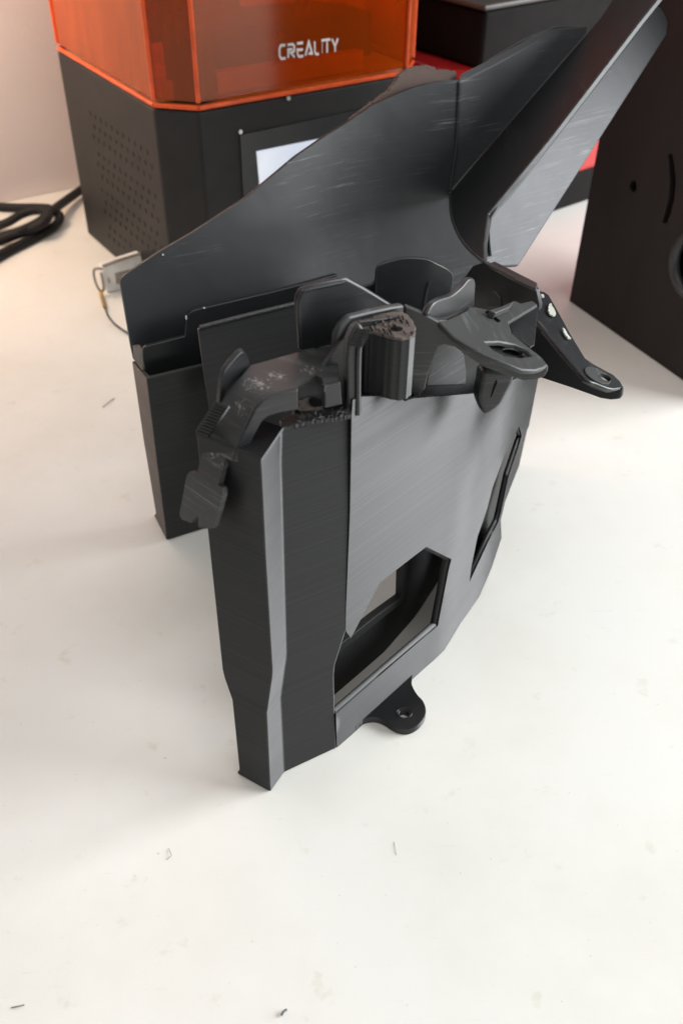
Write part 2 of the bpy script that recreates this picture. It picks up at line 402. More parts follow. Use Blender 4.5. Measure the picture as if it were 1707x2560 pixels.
prism('corner_block', [tuple(p) for p in cn], ZB+0.001, ZB+0.052, 'printer_inner', rp, bev=0.003)
prism('resin_bottle', [pp(0.185+0.022*math.cos(a*math.pi/8), 0.10+0.022*math.sin(a*math.pi/8)) for a in range(16)], ZB+0.001, ZB+0.10, 'amber_lit', rp, bev=0.003)
prism('lead_column', [pp(0.05, 0.17), pp(0.13, 0.17), pp(0.13, 0.19), pp(0.05, 0.19)], ZB+0.001, 0.40, 'printer_inner', rp, bev=0.002)
# lettering: ribbons of one stroke each, on the front pane of the hood
LET = {
 'C': [[(0.95, 1), (0.30, 1), (0.06, 0.78), (0.06, 0.22), (0.30, 0), (0.95, 0)]],
 'R': [[(0.05, 0), (0.05, 0.62), (0.62, 0.62)], [(0.0, 1), (0.70, 1), (0.92, 0.85), (0.92, 0.52), (0.74, 0.38), (0.36, 0.38), (0.95, 0)]],
 'E': [[(0.95, 1), (0.06, 1)], [(0.90, 0.5), (0.06, 0.5)], [(0.06, 0.66), (0.06, 0.22), (0.26, 0), (0.95, 0)]],
 'A': [[(0.0, 0), (0.50, 1), (1.0, 0)], [(0.46, 0.12), (0.80, 0.12)]],
 'L': [[(0.06, 1), (0.06, 0.22), (0.26, 0), (0.80, 0)]],
 'I': [[(0.5, 0.0), (0.5, 0.86)]],
 'T': [[(-0.52, 1), (1.0, 1)], [(0.45, 0.86), (0.45, 0)]],
 'Y': [[(0.0, 1), (0.50, 0.42), (1.0, 1)], [(0.5, 0.36), (0.5, 0)]],
}
tp = shift(vplane(hp[2]+(0,), hp[3]+(0,)), 0.0010)
A0, A1, A2 = tp(698, 148), tp(849, 128), tp(700, 116)     # baseline start, baseline end, cap height
ex = (A1-A0)/8.0; ez = Vector((0, 0, (A2-A0)[2]))*1.0
def ribbon(pts, wd):
    pts = [Vector(p) for p in pts]; l, r = [], []
    for i, p in enumerate(pts):
        d0 = (p-pts[i-1]).normalized() if i else (pts[1]-p).normalized()
        d1 = (pts[i+1]-p).normalized() if i < len(pts)-1 else d0
        n0 = Vector((-d0[1], d0[0])); n1 = Vector((-d1[1], d1[0])); n = (n0+n1).normalized(); k = min(1/max(n.dot(n0), 0.3), 2.2)
        l.append(p+n*wd*k/2); r.append(p-n*wd*k/2)
    return l, r
ADV = {'C': 1.0, 'R': 1.05, 'E': 1.0, 'A': 1.08, 'L': 0.86, 'I': 0.34, 'T': 0.92, 'Y': 0.95}
sc_ = 8.0/sum(ADV[c] for c in 'CREALITY'); cur = 0.0
for ch in 'CREALITY':
    bm = bmesh.new(); wch = (ADV[ch]-0.20)*sc_; i = cur; cur += ADV[ch]*sc_
    fwd = -dA*0.0008
    for si, s in enumerate(LET[ch]):
        l, r = ribbon([(x*0.95, y*1.05) for x, y in s], 0.20)
        for k in range(len(l)-1):
            q = [A0+ex*(i+0.04+p[0]*wch)+ez*p[1]-dA*0.00012*si for p in (r[k], r[k+1], l[k+1], l[k])]
            vsx = [bm.verts.new(x) for x in q]+[bm.verts.new(x-fwd*0.9) for x in q]
            for f in ((0, 1, 2, 3), (7, 6, 5, 4), (0, 4, 5, 1), (1, 5, 6, 2), (2, 6, 7, 3), (3, 7, 4, 0)): bm.faces.new([vsx[j] for j in f])
    me = bpy.data.meshes.new('letter'); bm.to_mesh(me); bm.free(); o = link('letter', me, 'letter_white', hood[2])
# touch screen on the front of the base
m_, nt_, b_ = nodes('screen_glare'); b_.inputs['Base Color'].default_value = (0.6, 0.66, 0.75, 1); b_.inputs['Roughness'].default_value = 0.12
sn = ramp(nt_, noise(nt_, coords(nt_), 22, 2), [(0.3, (0.62, 0.70, 0.85)), (0.7, (0.95, 0.97, 1.0))]); nt_.links.new(sn, b_.inputs['Emission Color']); b_.inputs['Emission Strength'].default_value = 0.55  # emission stands in for window glare on the glass, not a lit display
plain('bezel_black', (0.035, 0.036, 0.038), 0.35, 0.5)
ff = vplane(L2, L3)
bz = skin('bezel', [(600, 338), (960, 262), (950, 520), (612, 560)], shift(ff, 0.0012), 0.001, 'bezel_black', rp, bev=0.0006)
skin('screen', [(642, 379), (905, 326), (900, 470), (655, 520)], shift(ff, 0.0022), 0.0008, 'screen_glare', rp, bev=0)
for u, v in ((602, 330), (722, 246)):
    skin('screw', ellipse(u, v, 5, 6, 8), shift(ff, 0.0014), 0.0012, 'steel', rp, bev=0)
# ventilation holes on the side: small proud discs, dark colour in place of pit shade, one mesh
lf = vplane(L0, L1); bm = bmesh.new(); P0 = L0-dA*0.0; nrm = -dB
for row in range(11):
    z = 0.124-row*0.0095-(row//3)*0.0035
    for k in range(11):
        c = L0-dA*(0.058+k*0.0112+(row % 2)*0.0056); c = Vector((c[0], c[1], z))
        q = [bm.verts.new(c+nrm*0.0004-dA*0.0015*math.cos(j*math.pi/3)+Vector((0, 0, 0.0020*math.sin(j*math.pi/3)))) for j in range(6)]
        qb = [bm.verts.new(v.co-nrm*0.002) for v in q]
        bm.faces.new(q)
        for j in range(6): bm.faces.new((q[j], qb[j], qb[(j+1) % 6], q[(j+1) % 6]))
me = bpy.data.meshes.new('vent_holes'); bm.to_mesh(me); bm.free(); o = link('vent_holes', me, 'printer_inner', rp); o['kind'] = 'stuff'

# ================================================================== red-banded machine behind
plain('machine_red', (0.42, 0.018, 0.02), 0.4, 0.5)
plain('machine_black', (0.010, 0.0085, 0.008), 0.75, 0.12, grain=0.3)
plain('machine_rim', (0.07, 0.062, 0.055), 0.45, 0.5)
G1, G2 = at(1384, 536, 0), at(1463, 509, 0); gd = (G2-G1).normalized(); gn = Vector((-gd[1], gd[0], 0))
fpl2 = vplane(G1, G2)
rb0 = fpl2(1150, 190); zt = rb0[2]; zr = fpl2(1447, 432)[2]
F0 = Vector((rb0[0], rb0[1], 0)); F1 = F0+gd*0.34
def box2(name, z0, z1, a0, a1, b0, b1, mat, parent, bev=0.003, seg=3):
    return prism(name, [tuple((F0+gd*a+gn*b)[:2]) for a, b in ((a0, b0), (a1, b0), (a1, b1), (a0, b1))], z0, z1, mat, parent, bev, seg)
rm = thing('desktop_machine', 'black desktop machine with a red band, half hidden behind the plastic cowl', 'machine', tuple(F0+gd*0.17+gn*0.12))
box2('plinth', 0, zr-0.001, 0.004, 0.336, 0.004, 0.26, 'machine_black', rm)
box2('red_band', zr, zt, 0, 0.34, 0, 0.264, 'machine_red', rm, 0.004)
box2('body', zt+0.0004, zt+0.045, 0.024, 0.33, 0.0015, 0.25, 'machine_black', rm, 0.004, 3)
box2('rim', zt+0.0454, zt+0.050, 0.020, 0.334, -0.001, 0.254, 'machine_rim', rm, 0.002)
box2('upper_body', zt+0.0504, zt+0.30, 0.034, 0.30, 0.035, 0.24, 'machine_black', rm, 0.010, 3)
cpts = []
cc = F0+gd*0.13+gn*0.035
prism('drum', [(cc[0]+0.028*math.cos(a*math.pi/16), cc[1]+0.028*math.sin(a*math.pi/16)) for a in range(32)], zt+0.0504, zt+0.28, 'printer_black', rm, 0.004)
for k, dx in enumerate((-0.005, 0.012, 0.02)):
    tube('wire', [cc+gd*(0.02+dx)-gn*0.09+Vector((0, 0, zt+0.28)), cc+gd*(0.05+dx)-gn*0.10+Vector((0, 0, zt+0.17)), cc+gd*(0.09+dx)-gn*0.085+Vector((0, 0, zt+0.075))], 0.003, 'machine_rim', rm)

# ================================================================== dark wooden case on the right
def dark_wood():
    m, nt, b = nodes('dark_wood')
    b.inputs['Roughness'].default_value = 0.6; b.inputs['Specular IOR Level'].default_value = 0.3
    f = noise(nt, coords(nt, (30, 30, 6)), 1.0, 6, 0.6)
    nt.links.new(ramp(nt, f, [(0.3, (0.016, 0.012, 0.011)), (0.7, (0.026, 0.018, 0.016))]), b.inputs['Base Color'])
    bump(nt, b, noise(nt, coords(nt), 900, 4), 0.2, 0.0005)
dark_wood()
H0, H1 = at(1421.5, 753, 0), at(1707, 953, 0); hd = (H1-H0).normalized(); hn = Vector((-hd[1], hd[0], 0))
if hn[0] < 0: hn = -hn
cf = vplane(H0, H1)
dc = thing('dark_case', 'tall dark brown wooden case with round hole and curved slot, at the right', 'case', tuple(H0+hd*0.09+hn*0.06))
arc = [(1668, 386), (1677, 384), (1684, 420), (1687, 455), (1682, 500), (1673, 535), (1663, 560), (1652, 556), (1660, 530), (1668, 498), (1672, 455), (1670, 420)]
hole = ellipse(1580, 466, 9, 15, 16)
H1b = H0+hd*0.175
def ppx(P):
    d = P-CAM; c = AX*d[0]+AY*d[1]+AZ*d[2]; return (PW/2+FPX*c[0]/c[2], PH/2+FPX*c[1]/c[2])
zc = 0.36
outl = [ppx(H0), ppx(H1b), ppx(H1b+Vector((0, 0, zc))), ppx(H0+Vector((0, 0, zc)))]
cpx = cf(1735, 668); ringc = []
rr_ = (cf(1674, 668)-cpx).length
for i in range(28):
    a = 2*math.pi*i/28; ringc.append(ppx(cpx+hd*rr_*math.cos(a)+Vector((0, 0, rr_*math.sin(a)))))
skin('front_panel', outl, cf, 0.006, 'dark_wood', dc, holes=[arc, hole, ringc], off=tuple(hn*0.006), bev=0.0008)
prism('body', [tuple((H0+hd*a+hn*b)[:2]) for a, b in ((0, 0.022), (0.175, 0.022), (0.175, 0.13), (0, 0.13))], 0, zc, 'machine_black', dc, 0.001)
prism('side_panel', [tuple((H0+hd*a+hn*b)[:2]) for a, b in ((0.0, 0.0065), (0.006, 0.0065), (0.006, 0.0215), (0, 0.0215))], 0, zc, 'dark_wood', dc, 0.0005)
tube('ring', [cpx+hn*0.003+hd*rr_*0.97*math.cos(2*math.pi*i/28)+Vector((0, 0, rr_*0.97*math.sin(2*math.pi*i/28))) for i in range(29)], 0.004, 'bezel_black', dc, k=1)

# ================================================================== small things on the table behind
plain('cable_black', (0.012, 0.012, 0.013), 0.6, 0.3, grain=0.6)
plain('fob_white', (0.86, 0.85, 0.82), 0.4, 0.5)
plain('fob_grey', (0.32, 0.29, 0.25), 0.3, 0.5)
plain('brass', (0.50, 0.34, 0.12), 0.35, 0.5, 0.9)
plain('cord_grey', (0.10, 0.10, 0.10), 0.6, 0.3)
cb = thing('power_cable', 'coiled black power cable on the table left of the resin printer', 'cable', tuple(at(90, 560, 0)))
def cable(px, r=0.0042):
    return tube('strand', [at(u, v, 0.0045+h) for u, v, h in px], r, 'cable_black', cb, k=6, sides=10)
cable([(225, 460, 0.004), (196, 480, 0.004), (165, 502, 0.006), (138, 522, 0.010), (112, 545, 0.012), (90, 560, 0.010), (50, 578, 0.008), (-20, 600, 0)])
cable([(-30, 514, 0), (0, 517, 0), (50, 519, 0), (95, 519, 0.001), (125, 522, 0.004), (146, 534, 0.006), (150, 548, 0.004), (136, 566, 0.001), (105, 584, 0), (70, 602, 0), (30, 622, 0), (-30, 655, 0)])
cable([(-20, 570, 0), (20, 556, 0.004), (55, 536, 0.008), (85, 527, 0.010), (110, 528, 0.012), (122, 540, 0.012), (110, 556, 0.012), (85, 570, 0.009), (50, 584, 0.006), (-20, 610, 0.004)])
fb = thing('key_fob', 'small white key fob with a wire loop and thin cord, beside the cowl', 'key fob', tuple(at(275, 720, 0)))
fo0 = at(270, 735, 0); PFB = vplane(fo0, fo0+dB)
skin('case', [(256, 669), (300, 653), (396, 622), (412, 640), (412, 690), (299, 727), (271, 733), (261, 705)], PFB, 0.010, 'fob_white', fb, off=tuple(dA*0.010), bev=0.0015, seg=3)
skin('display', [(288, 684), (330, 672), (400, 652), (400, 680), (292, 711)], shift(PFB, 0.0005), 0.0008, 'fob_grey', fb, bev=0.0002)
tube('edge_band', [shift(PFB, 0.0003)(u, v)+Vector((0, 0, 0.0006)) for u, v in ((257, 667), (300, 651), (345, 637), (388, 623))], 0.0012, 'fob_grey', fb, k=3)
skin('button', [(270, 696), (273, 694), (276, 706), (273, 709)], shift(PFB, 0.0005), 0.0006, 'fob_grey', fb, bev=0)
tube('loop', [shift(PFB, 0.001)(u, v) for u, v in ((256, 672), (240, 672), (235, 679), (238, 700), (247, 722), (256, 728), (260, 720), (257, 700), (253, 682))], 0.0011, 'fob_grey', fb)
tube('ferrule', [shift(PFB, 0.002)(u, v) if v < 735 else at(u, v, 0.003) for u, v in ((252, 728), (256, 745), (263, 768))], 0.0016, 'brass', fb, k=3)
tube('cord', [at(u, v, 0.002) for u, v in ((263, 768), (269, 786), (281, 803), (298, 818), (322, 833), (360, 850))], 0.0008, 'cord_grey', fb)

# ================================================================== 3D printed bracket
g0, g1, g2, g3 = at(594, 1936, 0), at(676, 1982, 0), at(712, 1932, 0), at(842, 1871, 0)
pb = thing('printed_bracket', 'black 3D printed bracket shell with fine layer lines and cut-out windows, standing on table', 'bracket', tuple((g1+g3)/2))
PL, PC, PD = vplane(g0, g1), vplane(g1, g2), vplane(g2, g3)
# front end: end wall, corner strip, side face share their edges level by level (bottom, below and above the jog, top)
e0 = [(594, 1936), (597, 1926), (579, 1750), (560, 1696), (555, 1676), (517, 1322), (497, 1157), (489, 1078)]
e1 = [(676, 1982), (674, 1965), (666, 1785), (680, 1692), (681, 1676), (664, 1390), (657, 1240), (652, 1147)]
e2 = [(711, 1933), (710, 1915), (701, 1742), (714, 1645), (715, 1630), (705, 1290), (701, 1150), (703, 1072)]
e3 = [(842, 1871), (841, 1860), (838, 1785), (836, 1690), (838, 1665), (866, 1577), (877, 1280), (880, 1040)]
E0 = [PL(*p) for p in e0]; E1 = [PL(*p) for p in e1]; E2 = [PD(*p) for p in e2]; E3 = [PD(*p) for p in e3]
for l in (E0, E1, E2, E3): l[0][2] = 0.0003
E0[0] -= (g1-g0).normalized()*0.0006
# back edge of the thick front part, following the end wall
inn = (g0-g1); inn[2] = 0; inn.normalize()
def quadstrip(name, A, B, mat, parent, thick, bev=0.0012):
    n = len(A); c = (A[0]+B[-1])/2
    nn = (B[0]-A[0]).cross(A[-1]-A[0]).normalized()
    if nn.dot(CAM-c) < 0: nn = -nn
    P = A+B; Q = [p-nn*thick for p in P]
    fs = []
    m = 2*n
    for i in range(n-1):
        f = (i, n+i, n+i+1, i+1); fs += [f, tuple(m+k for k in reversed(f))]
        fs += [(i+1, m+i+1, m+i, i), (n+i, m+n+i, m+n+i+1, n+i+1)]
    fs += [(0, m, m+n, n), (n-1, 2*n-1, m+2*n-1, m+n-1)]
    me = bpy.data.meshes.new(name); me.from_pydata([tuple(p) for p in P+Q], [], fs)
    bm = bmesh.new(); bm.from_mesh(me); bmesh.ops.recalc_face_normals(bm, faces=bm.faces); bm.to_mesh(me); bm.free()
    o = link(name, me, mat, parent, 30); bevel(o, bev, 2, 25); return o
def weld(name, strips, thick, mat, parent, bev):
    """one folded sheet out of several edge lines"""
    n = len(strips[0]); P = [p for l in strips for p in l]; fs = []
    for s in range(len(strips)-1):
        for i in range(n-1): fs.append((s*n+i, (s+1)*n+i, (s+1)*n+i+1, s*n+i+1))
    me = bpy.data.meshes.new(name); me.from_pydata([tuple(p) for p in P], [], fs); me.update()
    bm = bmesh.new(); bm.from_mesh(me); bmesh.ops.recalc_face_normals(bm, faces=bm.faces)
    f = bm.faces[:][0]
    bm.faces.ensure_lookup_table()
    if sum(f.normal.dot(CAM-f.calc_center_median()) for f in bm.faces) < 0: bmesh.ops.reverse_faces(bm, faces=bm.faces)
    bm.to_mesh(me); bm.free()
    o = link(name, me, mat, parent)
    so = o.modifiers.new('thickness', 'SOLIDIFY'); so.thickness = thick; so.offset = -1; so.use_even_offset = True
    bevel(o, bev, 3, 14)
    return o
tdir0 = Vector((-(g3-g2)[1], (g3-g2)[0], 0)).normalized()
weld('end_wall', [E0, E1, E2, E3], 0.0022, 'print_black', pb, 0.0009)
# front panel: flat, then rounding away to the right
g4, g45, g5 = at(1110, 1626, 0), at(1198, 1491, 0), at(1253, 1345, 0)
E3t = E3[-1]
fd = (g4-g3).normalized()
ga = g3+fd*(g4-g3).length*0.80
planpts = [tuple(p[:2]) for p in (g3-fd*0.01, g3, g3+fd*0.03, ga, g4, at(1150, 1560, 0), g45, at(1228, 1420, 0), g5)]
last = Vector(planpts[-1]); prev_ = Vector(planpts[-2])
planpts += [tuple(last+Vector((0.0050, 0.012))), tuple(last+Vector((0.0105, 0.026))), tuple(last+Vector((0.0175, 0.045)))]
PF = Cyl((0, 0, 0), (1, 0, 0), (0, 1, 0), (0.014, -0.005, 1), planpts, 8, 0.2)
fo = [(842, 1869), (975, 1755), (1040, 1693), (1110, 1626), (1150, 1560), (1198, 1491), (1228, 1420), (1253, 1345), (1252, 1318), (1251, 1300), (1269, 1225), (1280, 1175), (1308, 1090), (1321, 1067), (1344, 950), (1346, 925),
      (1195, 983), (1110, 990), (1032, 996), (1012, 1003), (990, 990), (950, 990), (900, 992), (882, 1000), (879, 1038), (875, 1280), (865, 1520), (864, 1577), (876, 1594), (848, 1628), (838, 1665), (837, 1690), (839, 1785)]
win = [(877, 1593), (950, 1457), (1008, 1411), (1065, 1367), (1128, 1398), (1121, 1425), (1094, 1565), (1060, 1593), (840, 1785), (838, 1690), (839, 1668), (849, 1628)]
fo = [p for p in fo if p not in ((876, 1594), (848, 1628), (838, 1665), (837, 1690))]
fo2 = fo[:-2]+[(864, 1577), (877, 1595), (950, 1457), (1008, 1411), (1065, 1367), (1128, 1398), (1121, 1425), (1094, 1565), (1060, 1593), (950, 1688), (840, 1785)]
slot = [(1297, 1066), (1304, 1090), (1271, 1190), (1251, 1282), (1245, 1305), (1226, 1342), (1173, 1455), (1177, 1420), (1193, 1342), (1217, 1272), (1230, 1220), (1260, 1140)]
skin('front_panel', fo2, PF, 0.0013, 'print_black', pb, holes=[slot], step=22, bev=0.0006, smooth=38)
# inner walls seen through the window
nin = Vector((-fd[1], fd[0], 0))
h0, h1, h2, h3 = at(830, 1742, 0), at(960, 1631, 0), at(1035, 1545, 0), at(1090, 1462, 0)
PI_ = Cyl((0, 0, 0), (1, 0, 0), (0, 1, 0), (0, 0, 1), [tuple(p[:2]) for p in (h0-(h1-h0)*0.5, h0, h1, h2, h3, h3+(h3-h2)*1.0)], 6, 0.1)
skin('inner_wall', [(800, 1770), (960, 1631), (1035, 1545), (1090, 1462), (1150, 1370), (1190, 1290), (1150, 1240), (1006, 1330), (1005, 1413), (1003, 1494), (940, 1540), (885, 1584), (820, 1635), (800, 1650)], PI_, 0.0022, 'print_shaded', pb, step=25, bev=0.0005)
skin('inner_lip', [(1003, 1494), (940, 1540), (885, 1584), (840, 1620), (843, 1640), (900, 1592), (950, 1551), (985, 1524), (1016, 1503), (1020, 1410), (1006, 1410)], shift(Plane(PI_(950, 1545), Vector((fd[1], -fd[0], 0))), 0.004), 0.004, 'print_shaded', pb, bev=0.0004)
rib = at(915, 1680, 0)
prism('inner_rib', [tuple((g3+fd*0.024)[:2]), tuple((g3+fd*0.050)[:2]), tuple((g3+fd*0.050+nin*0.011)[:2]), tuple((g3+fd*0.024+nin*0.011)[:2])], 0.0006, 0.0030, 'print_shaded', pb, 0.0004)
tube('window_sill', [PF(1092, 1566)+nin*0.0022, PF(950, 1690)+nin*0.0022, PF(842, 1784)+nin*0.0022], 0.0016, 'print_gloss', pb, k=1, sides=8)
PFi = Cyl((0, 0, 0), (1, 0, 0), (0, 1, 0), (0.014, -0.005, 1), [(x-0.0058, y+0.0036) for x, y in planpts], 8, 0.2)
skin('dark_liner', [(1062, 900), (1345, 860), (1338, 980), (1300, 1150), (1270, 1290), (1256, 1350), (1215, 1430), (1172, 1490), (1158, 1460), (1178, 1340), (1205, 1180), (1190, 1010), (1040, 1015)], PFi, 0.002, 'print_shaded', pb, step=30, bev=0.0004)  # sheet added behind slot and ear gap to make them dark
def rim(name, px, r, dep, mat='print_shaded'):
    q = resample(px, 14); tube(name, [PF(u, v)+nin*dep for u, v in q+[q[0]]], r, mat, pb, k=1, sides=8)
rim('slot_rim', slot, 0.0012, 0.0022)
tube('window_frame', [PF(u, v)+nin*0.0026 for u, v in ((1008, 1411), (1036, 1389), (1065, 1367), (1096, 1382), (1128, 1398), (1121, 1425), (1108, 1495), (1094, 1565))], 0.0018, 'print_shaded', pb, k=1, sides=8)
# screw tab on the table
zt_ = 0.0042
tabpx = [(1031, 1687), (1029, 1710), (1042, 1735), (1057, 1752), (1064, 1772), (1061, 1792), (1045, 1812), (1020, 1824), (995, 1821), (977, 1812), (960, 1801), (940, 1794), (920, 1795), (905, 1800), (890, 1815), (985, 1690)]
tabs = smoothline(tabpx[:14], 4)+tabpx[14:]
skin('screw_tab', tabs, zpl(zt_), 0.0039, 'print_black', pb, holes=[ellipse(1009, 1784, 13, 9, 18, 0.1)], bev=0.0005)
tube('screw_hole_rim', [zpl(zt_)(u, v) for u, v in ellipse(1010, 1783, 19, 13, 20)+[(1029, 1783)]], 0.0003, 'print_black', pb, k=1, sides=6)
# tower with the screw boss
top_z = 0.0
bpt = PF(985, 1003); bb_ = Vector((bpt[0], bpt[1], 0))
def overz(u, v, P):                            # height of a pixel that lies straight above or near a point
    return Plane((P[0], P[1], 0), (P[0], P[1], 0))(u, v)[2]
nout = -nin
bz_top = overz(985, 800, Vector((bpt[0], bpt[1], 0))+nin*0.006)
boss_px = [(900, 800), (937, 786), (985, 779), (1010, 781), (1028, 797), (1038, 818), (1034, 836), (1010, 845), (982, 842), (955, 835), (930, 828), (914, 824), (895, 815)]
bp = [at(u, v, bz_top) for u, v in boss_px]
zlo = overz(985, 999, bp[8])
bring = smoothline([tuple(q[:2]) for q in bp]+[tuple(bp[0][:2])], 4)[:-1]; bc = sum((Vector(p) for p in bring), Vector((0, 0)))/len(bring)
bring = [tuple(bc+(Vector(p)-bc)*(1.0+0.022*((i % 3)-1))) for i, p in enumerate(bring)]
prism('screw_boss', bring, zlo, bz_top-0.0012, 'print_black', pb, 0.0002)
bt = prism('boss_top', bring, bz_top-0.0011, bz_top, 'print_top_lamplit', pb, 0.0003)
hc = at(991, 823, bz_top)
prism('screw_hole', [(hc[0]+0.0021*math.cos(a*math.pi/8), hc[1]+0.0016*math.sin(a*math.pi/8)) for a in range(16)], bz_top+0.0001, bz_top+0.0003, 'hole_shade', pb, 0)
# torn strings on the cut top: little ridges and pits
for k in range(46):
    u, v = random.uniform(915, 1030), random.uniform(786, 838)
    if not inside(u, v, boss_px) or math.hypot((u-991)/16, (v-823)/9) < 1: continue
    a = at(u, v, bz_top+0.0003); b = at(u+random.uniform(2, 6), v+random.uniform(5, 13), bz_top+0.0003)
    tube('string', [a, (a+b)/2+Vector((0, 0, 0.0004)), b], 0.00028, random.choice(['print_top_lamplit', 'hole_shade', 'rough_string']), bt, k=1, sides=5)
# tower wall left of the boss, standing over the corner of the front panel
T0 = E3[-1]
tw_px = [(881, 1042), (870, 1010), (868, 900), (872, 850), (884, 822), (900, 808), (913, 824), (902, 850), (895, 890), (893, 1000), (893, 1040)]
PTW = shift(PD, 0.0008)
skin('tower_wall', tw_px, PTW, 0.0035, 'print_gloss', pb, bev=0.001)
tube('tower_bead', [PTW(894, 1035), PTW(895, 890), PTW(901, 852), PTW(912, 826)], 0.0011, 'print_gloss', pb, k=4, sides=8)
for k in range(7):
    a = PTW(872+k*3.2, 862-k*6.5)
    tube('layer_step', [a, a+Vector((0.0045, -0.0012, 0.0003))], 0.0004, 'print_black', pb, k=1, sides=5)
skin('tower_back', [(738, 962), (800, 930), (846, 860), (900, 805), (1000, 792), (1018, 1012), (880, 1046), (736, 1046)], shift(PD, -0.010), 0.002, 'print_gloss', pb, bev=0.0004)
# ragged top edge of the side face, with pulled strings
top_rim = [(704, 1069), (720, 1063), (760, 1055), (820, 1046), (878, 1037), (872, 1022), (800, 1026), (740, 1033), (700, 1050)]
skin('torn_top', top_rim, zpl(E2[-1][2]+0.0004), 0.0015, 'rough_string', pb, jag=1.3, bev=0.0003)
for k in range(44):
    u = random.uniform(708, 870); s = (u-703)/177; v = random.uniform(1028, 1066-26*s)
    a = at(u, v, E2[-1][2]+0.001); d = Vector((random.uniform(-1, 1), random.uniform(-1, 1), random.uniform(0, 0.8)))*0.002
    tube('string', [a, a+d*0.5+Vector((0, 0, 0.0004)), a+d], 0.0002, 'rough_string', pb, k=1, sides=5)
for k in range(12):
    u = 706+k*14.3; a = PD(u, 1072-31*(u-703)/177)
    tube('layer_end', [a+Vector((-0.0004, 0, 0.0004)), a+Vector((0.0006, 0.0003, 0.0006))], 0.0005, 'print_black', pb, k=1, sides=6)
# stepped slope under the arm: every layer a small tread
for k in range(15):
    f = k/14; a = E2[-1].lerp(E1[-1], f)-inn*0.0006
    b = a+inn*0.011
    tube('tread', [a, b], 0.0007, 'print_black', pb, k=1, sides=6)
for k in range(11):
    f = k/10; a = PL(537-46*f, 1006+70*f); b = a-inn*0.0055
    tube('tread', [a, b], 0.0006, 'print_black', pb, k=1, sides=6)
skin('slope_backing', [(537, 1008), (489, 1080), (652, 1150), (700, 1076), (640, 1040)], p3(PL(489, 1080), PL(652, 1150), PD(703, 1074)), 0.002, 'print_black', pb, bev=0.0004)
# rear box of the bracket
r0, r1, r2 = at(388, 1294, 0), at(417, 1352, 0), at(517, 1321, 0)
PRL, PRF = vplane(r0, r1), vplane(r1, r2); rd = (r2-r1).normalized(); rn = Vector((-rd[1], rd[0], 0))
R0 = [PRL(*p) for p in ((386, 1294), (390, 1284), (359, 1100), (330, 903))]; R1 = [PRL(*p) for p in ((417, 1352), (416, 1336), (390, 1130), (367, 948))]
def onfront(u, v): return PRF(u, v)
rz = R1[-1][2]
R2 = [p+rd*0.085 for p in R1]
for l in (R0, R1, R2): l[0][2] = 0.0003
weld('rear_box', [R0, R1, R2], 0.0025, 'print_black', pb, 0.0008)
# tall inner wall of the bracket
s0 = aty(497, 824, 0.394); PIW = vdir((s0[0], s0[1]), math.degrees(math.atan2(rd[1], rd[0])))
skin('partition', [(497, 824), (692, 776), (760, 757), (900, 735), (920, 850), (760, 900), (640, 985), (526, 1040), (522, 1010)], PIW, 0.003, 'print_black', pb, bev=0.0009)
tube('partition_bead', [PIW(499, 818), PIW(600, 792), PIW(745, 757)], 0.0011, 'rough_string', pb, k=1, sides=8)

# ================================================================== moulded plastic cowl
m0 = aty(318, 800, 0.428)
ang = math.atan2(rd[1], rd[0])
mc = thing('plastic_cowl', 'scratched black moulded plastic cowl with tall fin panel, clipped into the printed bracket', 'cowl', (m0[0]+0.08, m0[1]+0.02, 0.10))
d30 = Vector((rd[0], rd[1])); n30 = Vector((-rd[1], rd[0])); mo = Vector((m0[0], m0[1]))-n30*0.17*0.145; lean = (n30[0]*0.17, n30[1]*0.17, 1)
mp_ = [mo+d30*a+n30*b for a, b in ((-0.005, 0), (0.05, 0.000), (0.09, 0.004), (0.125, 0.0115), (0.15, 0.0135), (0.17, 0.0125), (0.20, 0.010))]
PM = Cyl((0, 0, 0), (1, 0, 0), (0, 1, 0), lean, [tuple(p) for p in mp_], 8, 0.2)
main = [(301, 703), (306, 694), (318, 684), (404, 627), (480, 583), (620, 492), (740, 392), (806, 346), (871, 305), (930, 264), (1000, 233), (1037, 218), (1075, 208), (1112, 201), (1148, 200), (1148, 240), (1139, 360), (1131, 430), (1122, 484),
        (1140, 540), (1180, 610), (1235, 672), (1265, 740), (1240, 800), (1150, 800), (1000, 800), (800, 820), (600, 870), (420, 900), (336, 900), (329, 868)]
skin('fin_panel', main, PM, 0.0026, 'cowl', mc, step=26, bev=0.0007, smooth=40)
C0, Rt = PM(1122, 484), PM(1148, 200)
C1 = aty(1466, 85, 0.60)
PU = p3(C0, Rt, C1)
upper = [(1149, 206), (1240, 160), (1352, 99), (1400, 91), (1466, 85), (1234, 351), (1122, 484), (1131, 430), (1140, 360)]
skin('upper_panel', upper, PU, 0.0035, 'cowl_lit', mc, off=(0.0006, 0.0042, 0.0036), bev=0.0007)
tube('ridge_bead', [PM(1148, 202), PM(1140, 360), PM(1131, 430), PM(1124, 476)], 0.0012, 'cowl', mc, k=3, sides=8)
skin('panel_rim', [(1150, 207), (1240, 161), (1352, 100), (1400, 92), (1467, 86), (1456, 64), (1390, 64), (1316, 93), (1230, 143), (1149, 195)], Plane(PU(1150, 206), (0.75, -0.85, 0.68)), 0.0025, 'cowl_lit', mc, bev=0.0008)
B0, B1 = aty(1219, 533, 0.468), aty(1600, 50, 0.59)
PCH = p3(C0, C1, B0)
channel = [(1122, 484), (1234, 351), (1466, 85), (1500, 44), (1528, 2), (1560, -60), (1690, -60), (1640, 0), (1600, 50), (1370, 350), (1219, 533), (1209, 610), (1210, 655), (1160, 610), (1130, 550)]
